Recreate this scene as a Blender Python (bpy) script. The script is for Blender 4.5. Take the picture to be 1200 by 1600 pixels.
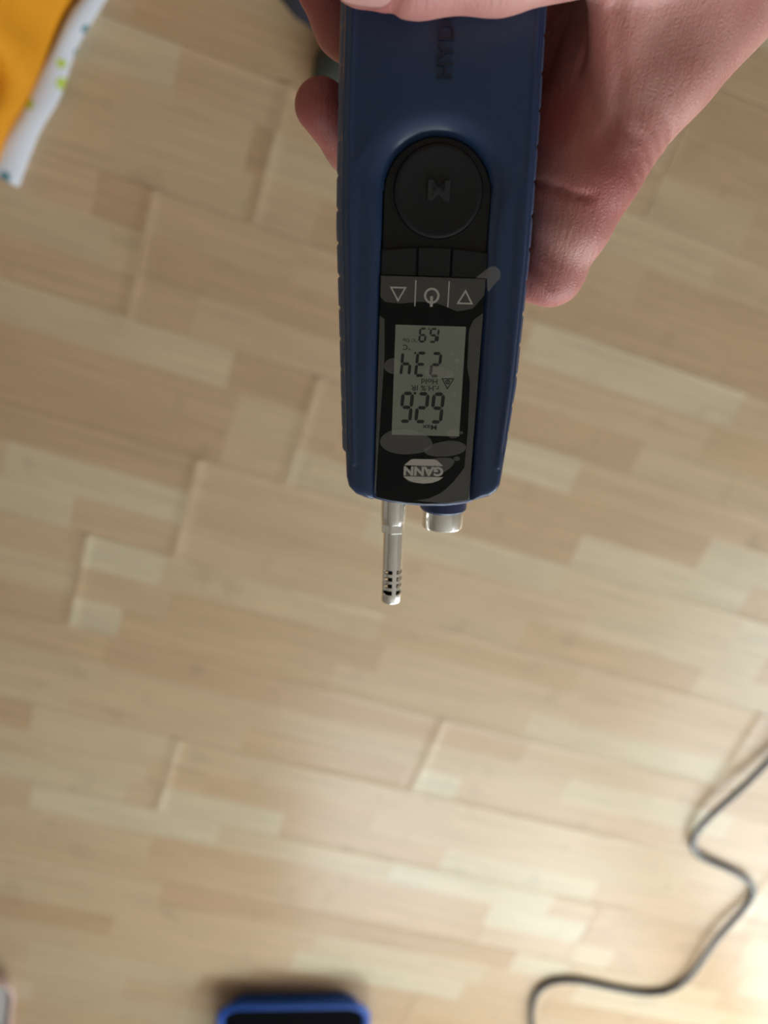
import bpy, bmesh, math, random
import numpy as np
from mathutils import Matrix, Vector

for o in list(bpy.data.objects):
    bpy.data.objects.remove(o)
scene = bpy.context.scene
COL = scene.collection

# ------------------------------------------------------------------ camera
CAM_H = 1.2516
right = Vector((-0.94708505, -0.31787703, 0.04454332))
down = Vector((-0.27465577, 0.87436966, 0.40005238))
fwd = Vector((-0.16611479, 0.36664955, -0.91540919))
cam_d = bpy.data.cameras.new('camera')
cam = bpy.data.objects.new('camera', cam_d)
COL.objects.link(cam)
m = Matrix.Identity(4)
for i in range(3):
    m[i][0] = right[i]; m[i][1] = -down[i]; m[i][2] = -fwd[i]
m[2][3] = CAM_H
cam.matrix_world = m
cam_d.sensor_fit = 'VERTICAL'
cam_d.sensor_height = 36.0
cam_d.lens = 1230 / 1600 * 36.0
cam_d.clip_start = 0.01
cam_d.dof.use_dof = True
cam_d.dof.focus_distance = 0.212
cam_d.dof.aperture_fstop = 9.5
scene.camera = cam

# ------------------------------------------------------------------ world and daylight
world = bpy.data.worlds.new('world'); scene.world = world
world.use_nodes = True
bg = world.node_tree.nodes['Background']
bg.inputs[0].default_value = (0.88, 0.94, 1.0, 1)
bg.inputs[1].default_value = 7.0

XW0, XW1, YW0, YW1, CEIL = -2.3, 2.5, -12 * 0.193 - 0.07754, 13 * 0.193 - 0.07754, 2.5
WIN = [  # wall axis, opening along wall, sill, head
    ('x', XW0, 0.9, 2.39, 0.06, 2.2),
    ('y', YW1, -2.24, -0.55, 0.8, 2.2),
]
def portal(ax, pos, a0, a1, z0, z1):
    ld = bpy.data.lights.new('daylight_portal', 'AREA')
    ld.shape = 'RECTANGLE'; ld.size = a1 - a0; ld.size_y = z1 - z0
    ld.cycles.is_portal = True
    lo = bpy.data.objects.new('daylight_portal', ld); COL.objects.link(lo)
    if ax == 'x':
        lo.location = (pos - 0.13, (a0 + a1) / 2, (z0 + z1) / 2)
        z = Vector((-1, 0, 0)); x = Vector((0, 1, 0))
    else:
        lo.location = ((a0 + a1) / 2, pos + 0.13, (z0 + z1) / 2)
        z = Vector((0, 1, 0)); x = Vector((1, 0, 0))
    y = z.cross(x)
    mm = Matrix((x, y, z)).transposed().to_4x4()
    mm.translation = lo.location
    lo.matrix_world = mm
for w_ in WIN: portal(*w_)

scene.view_settings.view_transform = 'Standard'
scene.view_settings.look = 'None'
scene.view_settings.gamma = 1
scene.view_settings.use_curve_mapping = False
scene.view_settings.exposure = 0.04

# ------------------------------------------------------------------ helpers
def lin(r, g, b):
    f = lambda c: (c / 255) / 12.92 if c / 255 <= 0.04045 else ((c / 255 + 0.055) / 1.055) ** 2.4
    return (f(r), f(g), f(b), 1)

def mat(name, color, rough=0.5, metal=0.0, coat=0.0, noise=0.0, nscale=40, bump=0.0, bscale=200, spec=0.5, sss=0.0):
    M = bpy.data.materials.new(name); M.use_nodes = True
    nt = M.node_tree; p = nt.nodes['Principled BSDF']
    p.inputs['Base Color'].default_value = color
    p.inputs['Roughness'].default_value = rough
    p.inputs['Metallic'].default_value = metal
    p.inputs['Coat Weight'].default_value = coat
    p.inputs['Specular IOR Level'].default_value = spec
    if sss:
        p.inputs['Subsurface Weight'].default_value = sss
    tc = nt.nodes.new('ShaderNodeTexCoord')
    if noise:
        n = nt.nodes.new('ShaderNodeTexNoise'); n.inputs['Scale'].default_value = nscale
        n.inputs['Detail'].default_value = 4
        nt.links.new(tc.outputs['Object'], n.inputs['Vector'])
        mx = nt.nodes.new('ShaderNodeMix'); mx.data_type = 'RGBA'
        mx.inputs[6].default_value = [c * (1 - noise) for c in color[:3]] + [1]
        mx.inputs[7].default_value = [min(1, c * (1 + noise)) for c in color[:3]] + [1]
        nt.links.new(n.outputs['Fac'], mx.inputs[0])
        nt.links.new(mx.outputs[2], p.inputs['Base Color'])
    if bump:
        n2 = nt.nodes.new('ShaderNodeTexNoise'); n2.inputs['Scale'].default_value = bscale
        n2.inputs['Detail'].default_value = 3
        nt.links.new(tc.outputs['Object'], n2.inputs['Vector'])
        bp = nt.nodes.new('ShaderNodeBump'); bp.inputs['Strength'].default_value = bump
        bp.inputs['Distance'].default_value = 0.001
        nt.links.new(n2.outputs['Fac'], bp.inputs['Height'])
        nt.links.new(bp.outputs['Normal'], p.inputs['Normal'])
    return M

def link(name, me, material=None, parent=None, smooth=True):
    o = bpy.data.objects.new(name, me); COL.objects.link(o)
    if material is not None and not me.materials: me.materials.append(material)
    if parent is not None: o.parent = parent
    if smooth:
        me.polygons.foreach_set('use_smooth', [True] * len(me.polygons))
    me.update()
    return o

def mesh(name, verts, faces):
    me = bpy.data.meshes.new(name)
    me.from_pydata([tuple(map(float, v)) for v in verts], [], [tuple(map(int, f)) for f in faces])
    me.validate(); me.update()
    return me

def bm_mesh(name, bm):
    bmesh.ops.recalc_face_normals(bm, faces=bm.faces)
    me = bpy.data.meshes.new(name); bm.to_mesh(me); bm.free(); return me

def box_bm(bm, lo, hi):
    vs = [bm.verts.new((x, y, z)) for z in (lo[2], hi[2]) for y in (lo[1], hi[1]) for x in (lo[0], hi[0])]
    for f in ((0, 2, 3, 1), (4, 5, 7, 6), (0, 1, 5, 4), (2, 6, 7, 3), (0, 4, 6, 2), (1, 3, 7, 5)):
        bm.faces.new([vs[i] for i in f])

def boxes(name, material, parent, lst, bevel=0.0):
    bm = bmesh.new()
    for lo, hi in lst: box_bm(bm, lo, hi)
    if bevel:
        bmesh.ops.bevel(bm, geom=bm.edges[:], offset=bevel, segments=2, affect='EDGES')
    return link(name, bm_mesh(name, bm), material, parent, smooth=False)

def empty(name, loc=(0, 0, 0), parent=None):
    o = bpy.data.objects.new(name, None); COL.objects.link(o); o.location = loc
    o.empty_display_size = 0.02
    if parent: o.parent = parent
    return o

def tag(o, label=None, cat=None, group=None, kind=None):
    for k, v in (('label', label), ('category', cat), ('group', group), ('kind', kind)):
        if v: o[k] = v
    return o

MM = 0.001
def plate(name, pts, z0, z1, material, parent, bevel=0.0, seg=3, smooth=True, s=MM):
    """polygon outline extruded from z0 to z1 (mm), top edge rounded by bevel"""
    pts = [Vector((p[0], p[1])) for p in pts]
    area = sum(pts[i].x * pts[(i + 1) % len(pts)].y - pts[(i + 1) % len(pts)].x * pts[i].y for i in range(len(pts)))
    if area < 0: pts = pts[::-1]
    n = len(pts)
    def inset(d):
        out = []
        for i in range(n):
            a, b, c = pts[i - 1], pts[i], pts[(i + 1) % n]
            n1 = Vector((-(b - a).y, (b - a).x)).normalized(); n2 = Vector((-(c - b).y, (c - b).x)).normalized()
            k = n1 + n2
            k = k / max(0.35, 1 + n1.dot(n2))
            out.append(b + k * d)
        return out
    rings = [(0, z0)]
    if bevel:
        for i in range(seg + 1):
            a = i / seg * math.pi / 2
            rings.append((bevel * (1 - math.cos(a)), z1 - bevel + bevel * math.sin(a)))
    else: rings.append((0, z1))
    V, F = [], []
    for d, z in rings:
        for p in inset(d): V.append((p.x * s, p.y * s, z * s))
    for r in range(len(rings) - 1):
        for i in range(n):
            j = (i + 1) % n
            F.append((r * n + i, r * n + j, (r + 1) * n + j, (r + 1) * n + i))
    F.append(tuple(range(n))[::-1])
    F.append(tuple((len(rings) - 1) * n + i for i in range(n)))
    o = link(name, mesh(name, V, F), material, parent, smooth=False)
    if smooth:
        me = o.data
        for p in me.polygons: p.use_smooth = len(p.vertices) == 4 and n > 8
    return o

def lathe(name, prof, n, material, parent, axis='y', origin=(0, 0, 0), s=MM, cap0=True, cap1=True, facets=None):
    """prof: list of (axial, radius) in mm, revolved about axis through origin"""
    V, F = [], []
    for a, r in prof:
        for k in range(n):
            t = 2 * math.pi * k / n
            c, d = r * math.cos(t), r * math.sin(t)
            if axis == 'y': p = (origin[0] + c, origin[1] + a, origin[2] + d)
            else: p = (origin[0] + c, origin[1] + d, origin[2] + a)
            V.append((p[0] * s, p[1] * s, p[2] * s))
    for i in range(len(prof) - 1):
        for k in range(n):
            F.append((i * n + k, i * n + (k + 1) % n, (i + 1) * n + (k + 1) % n, (i + 1) * n + k))
    if cap0: F.append(tuple(range(n)))
    if cap1: F.append(tuple((len(prof) - 1) * n + k for k in range(n)))
    bm = bmesh.new(); me = mesh(name, V, F); bm.from_mesh(me)
    bmesh.ops.recalc_face_normals(bm, faces=bm.faces); bm.to_mesh(me); bm.free()
    o = link(name, me, material, parent, smooth=False)
    for p in me.polygons: p.use_smooth = len(p.vertices) == 4
    mark_sharp(me)
    return o

def mark_sharp(me, ang=35):
    bm = bmesh.new(); bm.from_mesh(me)
    for e in bm.edges:
        if len(e.link_faces) == 2 and e.calc_face_angle(0) > math.radians(ang): e.smooth = False
    bm.to_mesh(me); bm.free(); me.update()

def arc(cx, cy, r, a0, a1, n, ry=None):
    ry = r if ry is None else ry
    return [(cx + r * math.cos(math.radians(a0 + (a1 - a0) * i / n)), cy + ry * math.sin(math.radians(a0 + (a1 - a0) * i / n))) for i in range(n + 1)]

def rrect(x0, y0, x1, y1, r, n=6):
    return arc(x1 - r, y1 - r, r, 0, 90, n) + arc(x0 + r, y1 - r, r, 90, 180, n) + arc(x0 + r, y0 + r, r, 180, 270, n) + arc(x1 - r, y0 + r, r, 270, 360, n)

def tube(name, pts, rad, material, parent=None, n=10, closed_ends=True):
    pts = [Vector(p) for p in pts]
    rads = rad if isinstance(rad, (list, tuple)) else [rad] * len(pts)
    V, F = [], []
    ref = Vector((0, 0, 1))
    for i, p in enumerate(pts):
        t = (pts[min(i + 1, len(pts) - 1)] - pts[max(i - 1, 0)]).normalized()
        a = t.cross(ref)
        if a.length < 1e-4: a = t.cross(Vector((0, 1, 0)))
        a.normalize(); b = a.cross(t).normalized()
        for k in range(n):
            w = 2 * math.pi * k / n
            V.append(p + (a * math.cos(w) + b * math.sin(w)) * rads[i])
    for i in range(len(pts) - 1):
        for k in range(n):
            F.append((i * n + k, i * n + (k + 1) % n, (i + 1) * n + (k + 1) % n, (i + 1) * n + k))
    if closed_ends:
        F.append(tuple(range(n))[::-1]); F.append(tuple((len(pts) - 1) * n + k for k in range(n)))
    return link(name, mesh(name, V, F), material, parent)

def catmull(pts, k):
    out = []
    P = [Vector(p) for p in pts]
    for i in range(len(P) - 1):
        p0, p1, p2, p3 = P[max(i - 1, 0)], P[i], P[i + 1], P[min(i + 2, len(P) - 1)]
        for j in range(k):
            t = j / k
            out.append(0.5 * ((2 * p1) + (p2 - p0) * t + (2 * p0 - 5 * p1 + 4 * p2 - p3) * t * t + (3 * p1 - p0 - 3 * p2 + p3) * t ** 3))
    out.append(P[-1])
    return out

# --- implicit surfaces: numpy distance fields meshed with surface nets
def surface_nets(F, org, h):
    nx, ny, nz = F.shape
    S = F < 0
    c = np.zeros((nx - 1, ny - 1, nz - 1), np.uint8)
    for dx in (0, 1):
        for dy in (0, 1):
            for dz in (0, 1):
                c += S[dx:nx - 1 + dx, dy:ny - 1 + dy, dz:nz - 1 + dz]
    mixed = (c > 0) & (c < 8)
    idx = np.full(mixed.shape, -1, np.int64)
    I, J, K = np.nonzero(mixed)
    idx[I, J, K] = np.arange(len(I))
    corner = {}
    for dx in (0, 1):
        for dy in (0, 1):
            for dz in (0, 1):
                corner[dx, dy, dz] = F[I + dx, J + dy, K + dz].astype(np.float64)
    acc = np.zeros((len(I), 3)); cnt = np.zeros(len(I))
    for ax in range(3):
        for u in (0, 1):
            for v in (0, 1):
                a = [u, v]; a.insert(ax, 0); b = [u, v]; b.insert(ax, 1)
                fa, fb = corner[tuple(a)], corner[tuple(b)]
                ok = (fa < 0) != (fb < 0)
                t = np.where(ok, fa / np.where(ok, fa - fb, 1), 0)
                p = np.tile(np.array(a, float), (len(I), 1)); p[:, ax] = t
                acc += p * ok[:, None]; cnt += ok
    V = (np.stack([I, J, K], 1) + acc / cnt[:, None]) * h + np.array(org)
    Q = []
    for ax in range(3):
        sl0 = [slice(None)] * 3; sl1 = [slice(None)] * 3
        sl0[ax] = slice(0, -1); sl1[ax] = slice(1, None)
        A, B = S[tuple(sl0)], S[tuple(sl1)]
        o1, o2 = [k for k in range(3) if k != ax]
        inner = [slice(None)] * 3; inner[o1] = slice(1, -1); inner[o2] = slice(1, -1)
        A, B = A[tuple(inner)], B[tuple(inner)]
        e = np.nonzero(A != B)
        base = [None] * 3
        base[ax] = e[ax]; base[o1] = e[o1] + 1; base[o2] = e[o2] + 1
        def cell(d1, d2):
            q = [b.copy() for b in base]; q[o1] = q[o1] - d1; q[o2] = q[o2] - d2
            return idx[q[0], q[1], q[2]]
        quad = np.stack([cell(1, 1), cell(0, 1), cell(0, 0), cell(1, 0)], 1)
        flip = A[e] if ax != 1 else ~A[e]
        quad[~flip] = quad[~flip][:, ::-1]
        Q.append(quad)
    Q = np.concatenate(Q)
    Q = Q[(Q >= 0).all(1)]
    return V, Q

def np_mesh(name, V, Q):
    me = bpy.data.meshes.new(name)
    me.vertices.add(len(V)); me.vertices.foreach_set('co', np.asarray(V, np.float32).ravel())
    me.loops.add(len(Q) * 4); me.loops.foreach_set('vertex_index', Q.astype(np.int32).ravel())
    me.polygons.add(len(Q))
    me.polygons.foreach_set('loop_start', np.arange(0, len(Q) * 4, 4, dtype=np.int32))
    me.polygons.foreach_set('loop_total', np.full(len(Q), 4, np.int32))
    me.update(calc_edges=True); me.validate()
    return me

class Field:
    def __init__(self, lo, hi, h):
        self.lo = np.array(lo, float); self.h = h
        self.n = np.ceil((np.array(hi) - self.lo) / h).astype(int) + 1
        self.ax = [(self.lo[i] + h * np.arange(self.n[i])).astype(np.float32) for i in range(3)]
        self.F = np.full(self.n, 50.0, np.float32)
    def sub(self, lo, hi):
        s = []
        for i in range(3):
            a = max(0, int((lo[i] - self.lo[i]) / self.h)); b = min(self.n[i], int((hi[i] - self.lo[i]) / self.h) + 2)
            if b - a < 2: return None, None
            s.append(slice(a, b))
        X, Y, Z = np.meshgrid(self.ax[0][s[0]], self.ax[1][s[1]], self.ax[2][s[2]], indexing='ij', sparse=True)
        return tuple(s), (X, Y, Z)
    def cone(self, a, b, ra, rb, k):
        a = np.array(a, float); b = np.array(b, float); R = max(ra, rb) + 3 * k + 4
        s, g = self.sub(np.minimum(a, b) - R, np.maximum(a, b) + R)
        if s is None: return
        X, Y, Z = g
        ab = b - a; L2 = max(ab @ ab, 1e-6)
        t = np.clip(((X - a[0]) * ab[0] + (Y - a[1]) * ab[1] + (Z - a[2]) * ab[2]) / L2, 0, 1)
        d = np.sqrt((X - a[0] - t * ab[0]) ** 2 + (Y - a[1] - t * ab[1]) ** 2 + (Z - a[2] - t * ab[2]) ** 2) - (ra + (rb - ra) * t)
        self.merge(s, d, k)
    def merge(self, s, d, k):
        f = self.F[s]
        if k > 0:
            hh = np.maximum(k - np.abs(f - d), 0) / k
            self.F[s] = np.minimum(f, d) - hh * hh * k * 0.25
        else: self.F[s] = np.minimum(f, d)
    def tri(self, a, b, c, r, k):
        """rounded triangle (skin web)"""
        a, b, c = (np.array(v, float) for v in (a, b, c)); R = r + 3 * k + 4
        s, g = self.sub(np.minimum(np.minimum(a, b), c) - R, np.maximum(np.maximum(a, b), c) + R)
        X, Y, Z = np.broadcast_arrays(*g); P = np.stack([X, Y, Z], -1).astype(np.float64)
        ba, cb, ac = b - a, c - b, a - c; nor = np.cross(ba, ac)
        pa, pb, pc = P - a, P - b, P - c
        side = (np.sign(pa @ np.cross(ba, nor)) + np.sign(pb @ np.cross(cb, nor)) + np.sign(pc @ np.cross(ac, nor)))
        def seg(p, e):
            t = np.clip(p @ e / (e @ e), 0, 1); q = p - t[..., None] * e; return (q * q).sum(-1)
        de = np.minimum(np.minimum(seg(pa, ba), seg(pb, cb)), seg(pc, ac))
        dp = (pa @ nor) ** 2 / (nor @ nor)
        d = np.sqrt(np.where(side < 2, de, dp)) - r
        self.merge(s, d.astype(np.float32), k)
    def crease(self, pts, amp, sig, zmin=-100):
        """press a soft fold along a line (seen from above)"""
        pts = [np.array(p, float) for p in pts]
        lo = np.min(pts, 0) - 4 * sig; hi = np.max(pts, 0) + 4 * sig
        s, (X, Y, Z) = self.sub((lo[0], lo[1], zmin), (hi[0], hi[1], 60))
        best = None
        for a, b in zip(pts[:-1], pts[1:]):
            e = b - a; t = np.clip(((X - a[0]) * e[0] + (Y - a[1]) * e[1]) / (e @ e), 0, 1)
            d = (X - a[0] - t * e[0]) ** 2 + (Y - a[1] - t * e[1]) ** 2
            best = d if best is None else np.minimum(best, d)
        self.F[s] += (amp * np.exp(-best / (2 * sig * sig))).astype(np.float32)

def poly_sdf(X, Y, pts):
    pts = np.array(pts, float); d = np.full(np.broadcast(X, Y).shape, 1e9); sgn = np.ones_like(d)
    n = len(pts)
    for i in range(n):
        a, b = pts[i], pts[i - 1]
        e = b - a; wx, wy = X - a[0], Y - a[1]
        t = np.clip((wx * e[0] + wy * e[1]) / (e @ e), 0, 1)
        d = np.minimum(d, (wx - e[0] * t) ** 2 + (wy - e[1] * t) ** 2)
        c1 = Y >= a[1]; c2 = Y < b[1]; c3 = e[0] * wy > e[1] * wx
        sgn = np.where((c1 & c2 & c3) | (~c1 & ~c2 & ~c3), -sgn, sgn)
    return sgn * np.sqrt(d)

# ------------------------------------------------------------------ materials
M_wall = mat('white_plaster', lin(206, 198, 187), 0.9, noise=0.03, nscale=8, bump=0.15, bscale=120)
M_ceil = mat('ceiling_paint', lin(178, 174, 167), 0.95, noise=0.02, nscale=6)
M_winframe = mat('white_window_frame', lin(235, 235, 233), 0.4)
M_under = mat('underlay', lin(96, 80, 62), 0.9)

def glass_mat(name, tint, fac, rough=0.02):
    M = bpy.data.materials.new(name); M.use_nodes = True; nt = M.node_tree
    nt.nodes.remove(nt.nodes['Principled BSDF']); out = nt.nodes['Material Output']
    t = nt.nodes.new('ShaderNodeBsdfTransparent'); t.inputs[0].default_value = tint
    g = nt.nodes.new('ShaderNodeBsdfGlossy'); g.inputs['Roughness'].default_value = rough
    mx = nt.nodes.new('ShaderNodeMixShader'); mx.inputs[0].default_value = fac
    nt.links.new(t.outputs[0], mx.inputs[1]); nt.links.new(g.outputs[0], mx.inputs[2]); nt.links.new(mx.outputs[0], out.inputs[0])
    return M
M_pane = glass_mat('window_glass', (0.96, 0.98, 0.97, 1), 0.06)

def wood_mat():
    M = bpy.data.materials.new('beech_laminate'); M.use_nodes = True; nt = M.node_tree
    p = nt.nodes['Principled BSDF']; L = nt.links.new
    def nd(t, **kw):
        n = nt.nodes.new(t)
        for k, v in kw.items(): setattr(n, k, v)
        return n
    def mth(op, a, b=None):
        n = nd('ShaderNodeMath', operation=op)
        for i, v in enumerate((a, b)):
            if v is None: continue
            if isinstance(v, (int, float)): n.inputs[i].default_value = v
            else: L(v, n.inputs[i])
        return n.outputs[0]
    tc = nd('ShaderNodeTexCoord'); oi = nd('ShaderNodeObjectInfo'); sp = nd('ShaderNodeSeparateXYZ')
    L(tc.outputs['Object'], sp.inputs[0])
    strip = mth('FLOOR', mth('MULTIPLY', mth('ADD', sp.outputs[1], 0.0965), 3 / 0.193))
    key = mth('ADD', mth('MULTIPLY', oi.outputs['Random'], 91.7), mth('MULTIPLY', strip, 7.31))
    wn = nd('ShaderNodeTexWhiteNoise', noise_dimensions='1D'); L(key, wn.inputs['W'])
    off = mth('MULTIPLY', wn.outputs['Value'], 5.0)
    slen = mth('ADD', 0.33, mth('MULTIPLY', oi.outputs['Random'], 0.12))
    idx = mth('FLOOR', mth('ADD', mth('DIVIDE', sp.outputs[0], slen), off))
    cx = nd('ShaderNodeCombineXYZ'); L(key, cx.inputs[0]); L(idx, cx.inputs[1]); L(strip, cx.inputs[2])
    wn2 = nd('ShaderNodeTexWhiteNoise', noise_dimensions='3D'); L(cx.outputs[0], wn2.inputs['Vector'])
    ramp = nd('ShaderNodeValToRGB'); L(wn2.outputs['Value'], ramp.inputs[0])
    ramp.color_ramp.interpolation = 'LINEAR'
    cr = ramp.color_ramp
    cols = [(0.0, lin(208, 174, 138)), (0.22, lin(214, 181, 144)), (0.5, lin(219, 188, 153)), (0.75, lin(219, 192, 155)), (1.0, lin(224, 206, 174))]
    cr.elements[0].position = 0; cr.elements[0].color = cols[0][1]
    cr.elements[1].position = 1; cr.elements[1].color = cols[-1][1]
    for ps, c in cols[1:-1]:
        e = cr.elements.new(ps); e.color = c
    # grain stretched along the plank, shifted for each stave
    mp = nd('ShaderNodeMapping'); mp.inputs['Scale'].default_value = (3.0, 55, 1)
    sh = nd('ShaderNodeVectorMath', operation='ADD'); L(tc.outputs['Object'], sh.inputs[0])
    sc = nd('ShaderNodeVectorMath', operation='SCALE'); L(wn2.outputs['Color'], sc.inputs[0]); sc.inputs['Scale'].default_value = 9
    L(sc.outputs[0], sh.inputs[1]); L(sh.outputs[0], mp.inputs[0])
    gn = nd('ShaderNodeTexNoise'); gn.inputs['Scale'].default_value = 1.6; gn.inputs['Detail'].default_value = 5; gn.inputs['Roughness'].default_value = 0.65
    L(mp.outputs[0], gn.inputs['Vector'])
    gr = nd('ShaderNodeMapRange'); gr.inputs['From Min'].default_value = 0.3; gr.inputs['From Max'].default_value = 0.7
    gr.inputs['To Min'].default_value = 0.86; gr.inputs['To Max'].default_value = 1.08
    L(gn.outputs['Fac'], gr.inputs['Value'])
    mm = nd('ShaderNodeVectorMath', operation='SCALE'); L(ramp.outputs[0], mm.inputs[0]); L(gr.outputs[0], mm.inputs['Scale'])
    # faint knots and stains
    vn = nd('ShaderNodeTexNoise'); vn.inputs['Scale'].default_value = 14; vn.inputs['Detail'].default_value = 2
    L(sh.outputs[0], vn.inputs['Vector'])
    vr = nd('ShaderNodeMapRange'); vr.inputs['From Min'].default_value = 0.62; vr.inputs['From Max'].default_value = 0.75
    vr.inputs['To Min'].default_value = 1.0; vr.inputs['To Max'].default_value = 0.88
    L(vn.outputs['Fac'], vr.inputs['Value'])
    m2 = nd('ShaderNodeVectorMath', operation='SCALE'); L(mm.outputs[0], m2.inputs[0]); L(vr.outputs[0], m2.inputs['Scale'])
    L(m2.outputs[0], p.inputs['Base Color'])
    p.inputs['Roughness'].default_value = 0.27
    p.inputs['Specular IOR Level'].default_value = 0.5
    return M
M_wood = wood_mat()

# ------------------------------------------------------------------ room shell
floor = boxes('floor', M_under, None, [((XW0, YW0, -0.03), (XW1, YW1, -0.0085))])
tag(floor, 'pale beech laminate floor of three-strip planks', kind='structure')
PW = 0.193; PL = 6.95 * PW; V0 = 0.40176 * PW
JOINT = {0: .57, 1: 1.337, 2: -.26, 3: .515, 4: 1.29, 5: -2.49, 6: .02, 7: -5.2, 8: 1.7, 9: -3.645}
def lip(d, amp, wid):
    return amp * max(0.0, 1 - d / wid) ** 1.6
def plank_mesh(name, length, amp_end, amp_side):
    g = 0.0003
    hx = length / 2 - g; hy = PW / 2 - g
    dx = [0, .0012, .004, .008, .013, .02, .03]
    xs = [-hx + d for d in dx] + [hx - d for d in dx[::-1]]
    if length < 0.09: xs = [-hx, 0, hx]
    dy = [0, .0012, .004, .009, .016, .024]
    ys = [-hy + d for d in dy] + [hy - d for d in dy[::-1]]
    V, F = [], []
    nx, ny = len(xs), len(ys)
    for i, x in enumerate(xs):
        for j, y in enumerate(ys):
            ex = hx - abs(x); ey = hy - abs(y)
            z = lip(ex, amp_end, .017) + lip(ey, amp_side, .015)
            if i in (0, nx - 1) or j in (0, ny - 1): z -= 0.0007
            V.append((x, y, z))
    for i in range(nx - 1):
        for j in range(ny - 1):
            a = i * ny + j
            F.append((a, a + ny, a + ny + 1, a + 1))
    rim = [i * ny for i in range(nx)] + [(nx - 1) * ny + j for j in range(1, ny)] + [i * ny + ny - 1 for i in range(nx - 2, -1, -1)] + [j for j in range(ny - 2, 0, -1)]
    b0 = len(V)
    for k in rim: V.append((V[k][0], V[k][1], -0.008))
    n = len(rim)
    for k in range(n):
        F.append((rim[k], b0 + k, b0 + (k + 1) % n, rim[(k + 1) % n]))
    F.append(tuple(b0 + k for k in range(n - 1, -1, -1)))
    me = mesh(name, V, F); me.materials.append(M_wood)
    me.polygons.foreach_set('use_smooth', [True] * len(me.polygons))
    mark_sharp(me, 50)
    return me
rng = random.Random(4)
shared = {}
for row in range(-13, 16):
    ya = row * PW - V0
    if ya < YW0 - 0.001 or ya + PW > YW1 + 0.001: continue
    j0 = JOINT.get(row)
    if j0 is None: j0 = (row * 2.317) % 6.95
    swollen = 0 <= row <= 6
    for n in range(-4, 5):
        a = j0 * PW + n * PL; b = a + PL
        full = a > XW0 and b < XW1
        a, b = max(a, XW0), min(b, XW1)
        if b - a < 0.03: continue
        key = (swollen, full and 'full' or round(b - a, 4))
        if key not in shared:
            shared[key] = plank_mesh('plank', b - a, 0.0023 if swollen else 0.0007, 0.0009 if swollen else 0.0005)
        o = bpy.data.objects.new('plank', shared[key]); COL.objects.link(o)
        o.location = ((a + b) / 2, ya + PW / 2, 0); o.parent = floor

def wall_with_hole(name, ax, pos, out, a0, a1, hole):
    lst = []
    t0, t1 = (pos + out, pos) if out < 0 else (pos, pos + out)
    def bx(p0, p1, z0, z1):
        if ax == 'x': lst.append(((t0, p0, z0), (t1, p1, z1)))
        else: lst.append(((p0, t0, z0), (p1, t1, z1)))
    if hole:
        h0, h1, s0, s1 = hole
        bx(a0, h0, -0.03, CEIL); bx(h1, a1, -0.03, CEIL); bx(h0, h1, -0.03, s0); bx(h0, h1, s1, CEIL)
    else: bx(a0, a1, -0.03, CEIL)
    return tag(boxes(name, M_wall, None, lst), kind='structure')
wall_with_hole('wall_right', 'x', XW0, -0.2, YW0, YW1, WIN[0][2:])
wall_with_hole('wall_left', 'x', XW1, 0.2, YW0, YW1, None)
wall_with_hole('wall_front', 'y', YW1, 0.2, XW0, XW1, WIN[1][2:])
wall_with_hole('wall_back', 'y', YW0, -0.2, XW0, XW1, None)
tag(boxes('ceiling', M_ceil, None, [((XW0, YW0, CEIL), (XW1, YW1, CEIL + 0.15))]), kind='structure')
for i, (ax, pos, a0, a1, z0, z1) in enumerate(WIN):
    w = empty('window_%d' % (i + 1)); tag(w, kind='structure')
    s = -1 if ax == 'x' else 1
    def wb(p0, p1, q0, q1, d0, d1):
        if ax == 'x':
            lo, hi = sorted((pos + s * d0, pos + s * d1)); return ((lo, p0, q0), (hi, p1, q1))
        return ((p0, pos + d0, q0), (p1, pos + d1, q1))
    f = 0.055
    fr = [wb(a0, a0 + f, z0, z1, .06, .12), wb(a1 - f, a1, z0, z1, .06, .12), wb(a0 + f, a1 - f, z0, z0 + f, .06, .12), wb(a0 + f, a1 - f, z1 - f, z1, .06, .12)]
    mid = (a0 + a1) / 2
    fr.append(wb(mid - f / 2, mid + f / 2, z0 + f, z1 - f, .06, .12))
    boxes('window_frame', M_winframe, w, fr)
    for p0, p1 in ((a0 + f, mid - f / 2), (mid + f / 2, a1 - f)):
        boxes('pane', M_pane, w, [wb(p0, p1, z0 + f, z1 - f, .09, .094)])

# ------------------------------------------------------------------ moisture meter
DEV = Matrix(((-0.95847396, 0.28194255, 0.04284945, -0.0295706),
              (-0.28471768, -0.95460926, -0.08750434, 0.01867454),
              (0.01623329, -0.09607063, 0.99524214, 1.04053648),
              (0, 0, 0, 1)))
meter = empty('moisture_meter'); meter.matrix_world = DEV
tag(meter, 'blue handheld moisture meter with grey display and metal probe held above the floor', 'moisture meter')

M_blue = mat('blue_plastic', lin(42, 65, 102), 0.26, bump=0.04, bscale=2500, spec=0.5)
M_grip = mat('blue_rubber', lin(80, 92, 122), 0.5, bump=0.05, bscale=2500, spec=0.4)
M_nose = mat('dark_blue_plastic', lin(38, 56, 98), 0.35)
M_black = mat('black_plastic', lin(22, 24, 28), 0.5, bump=0.04, bscale=2500, spec=0.4)
M_emboss = mat('black_embossing', lin(46, 49, 54), 0.4)
M_letter = mat('dark_blue_lettering', lin(24, 36, 60), 0.35)
M_key = mat('black_rubber_key', lin(26, 29, 34), 0.5, spec=0.4)
M_glass = mat('black_display_glass', lin(14, 18, 20), 0.08, spec=0.15)
M_lcd = mat('lcd_grey_green', lin(140, 144, 131), 0.5, noise=0.02, nscale=60, spec=0.2)
M_seg = mat('lcd_segment', lin(50, 52, 52), 0.5, spec=0.2)
M_print = mat('grey_print', lin(200, 195, 186), 0.6, spec=0.2)
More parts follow.
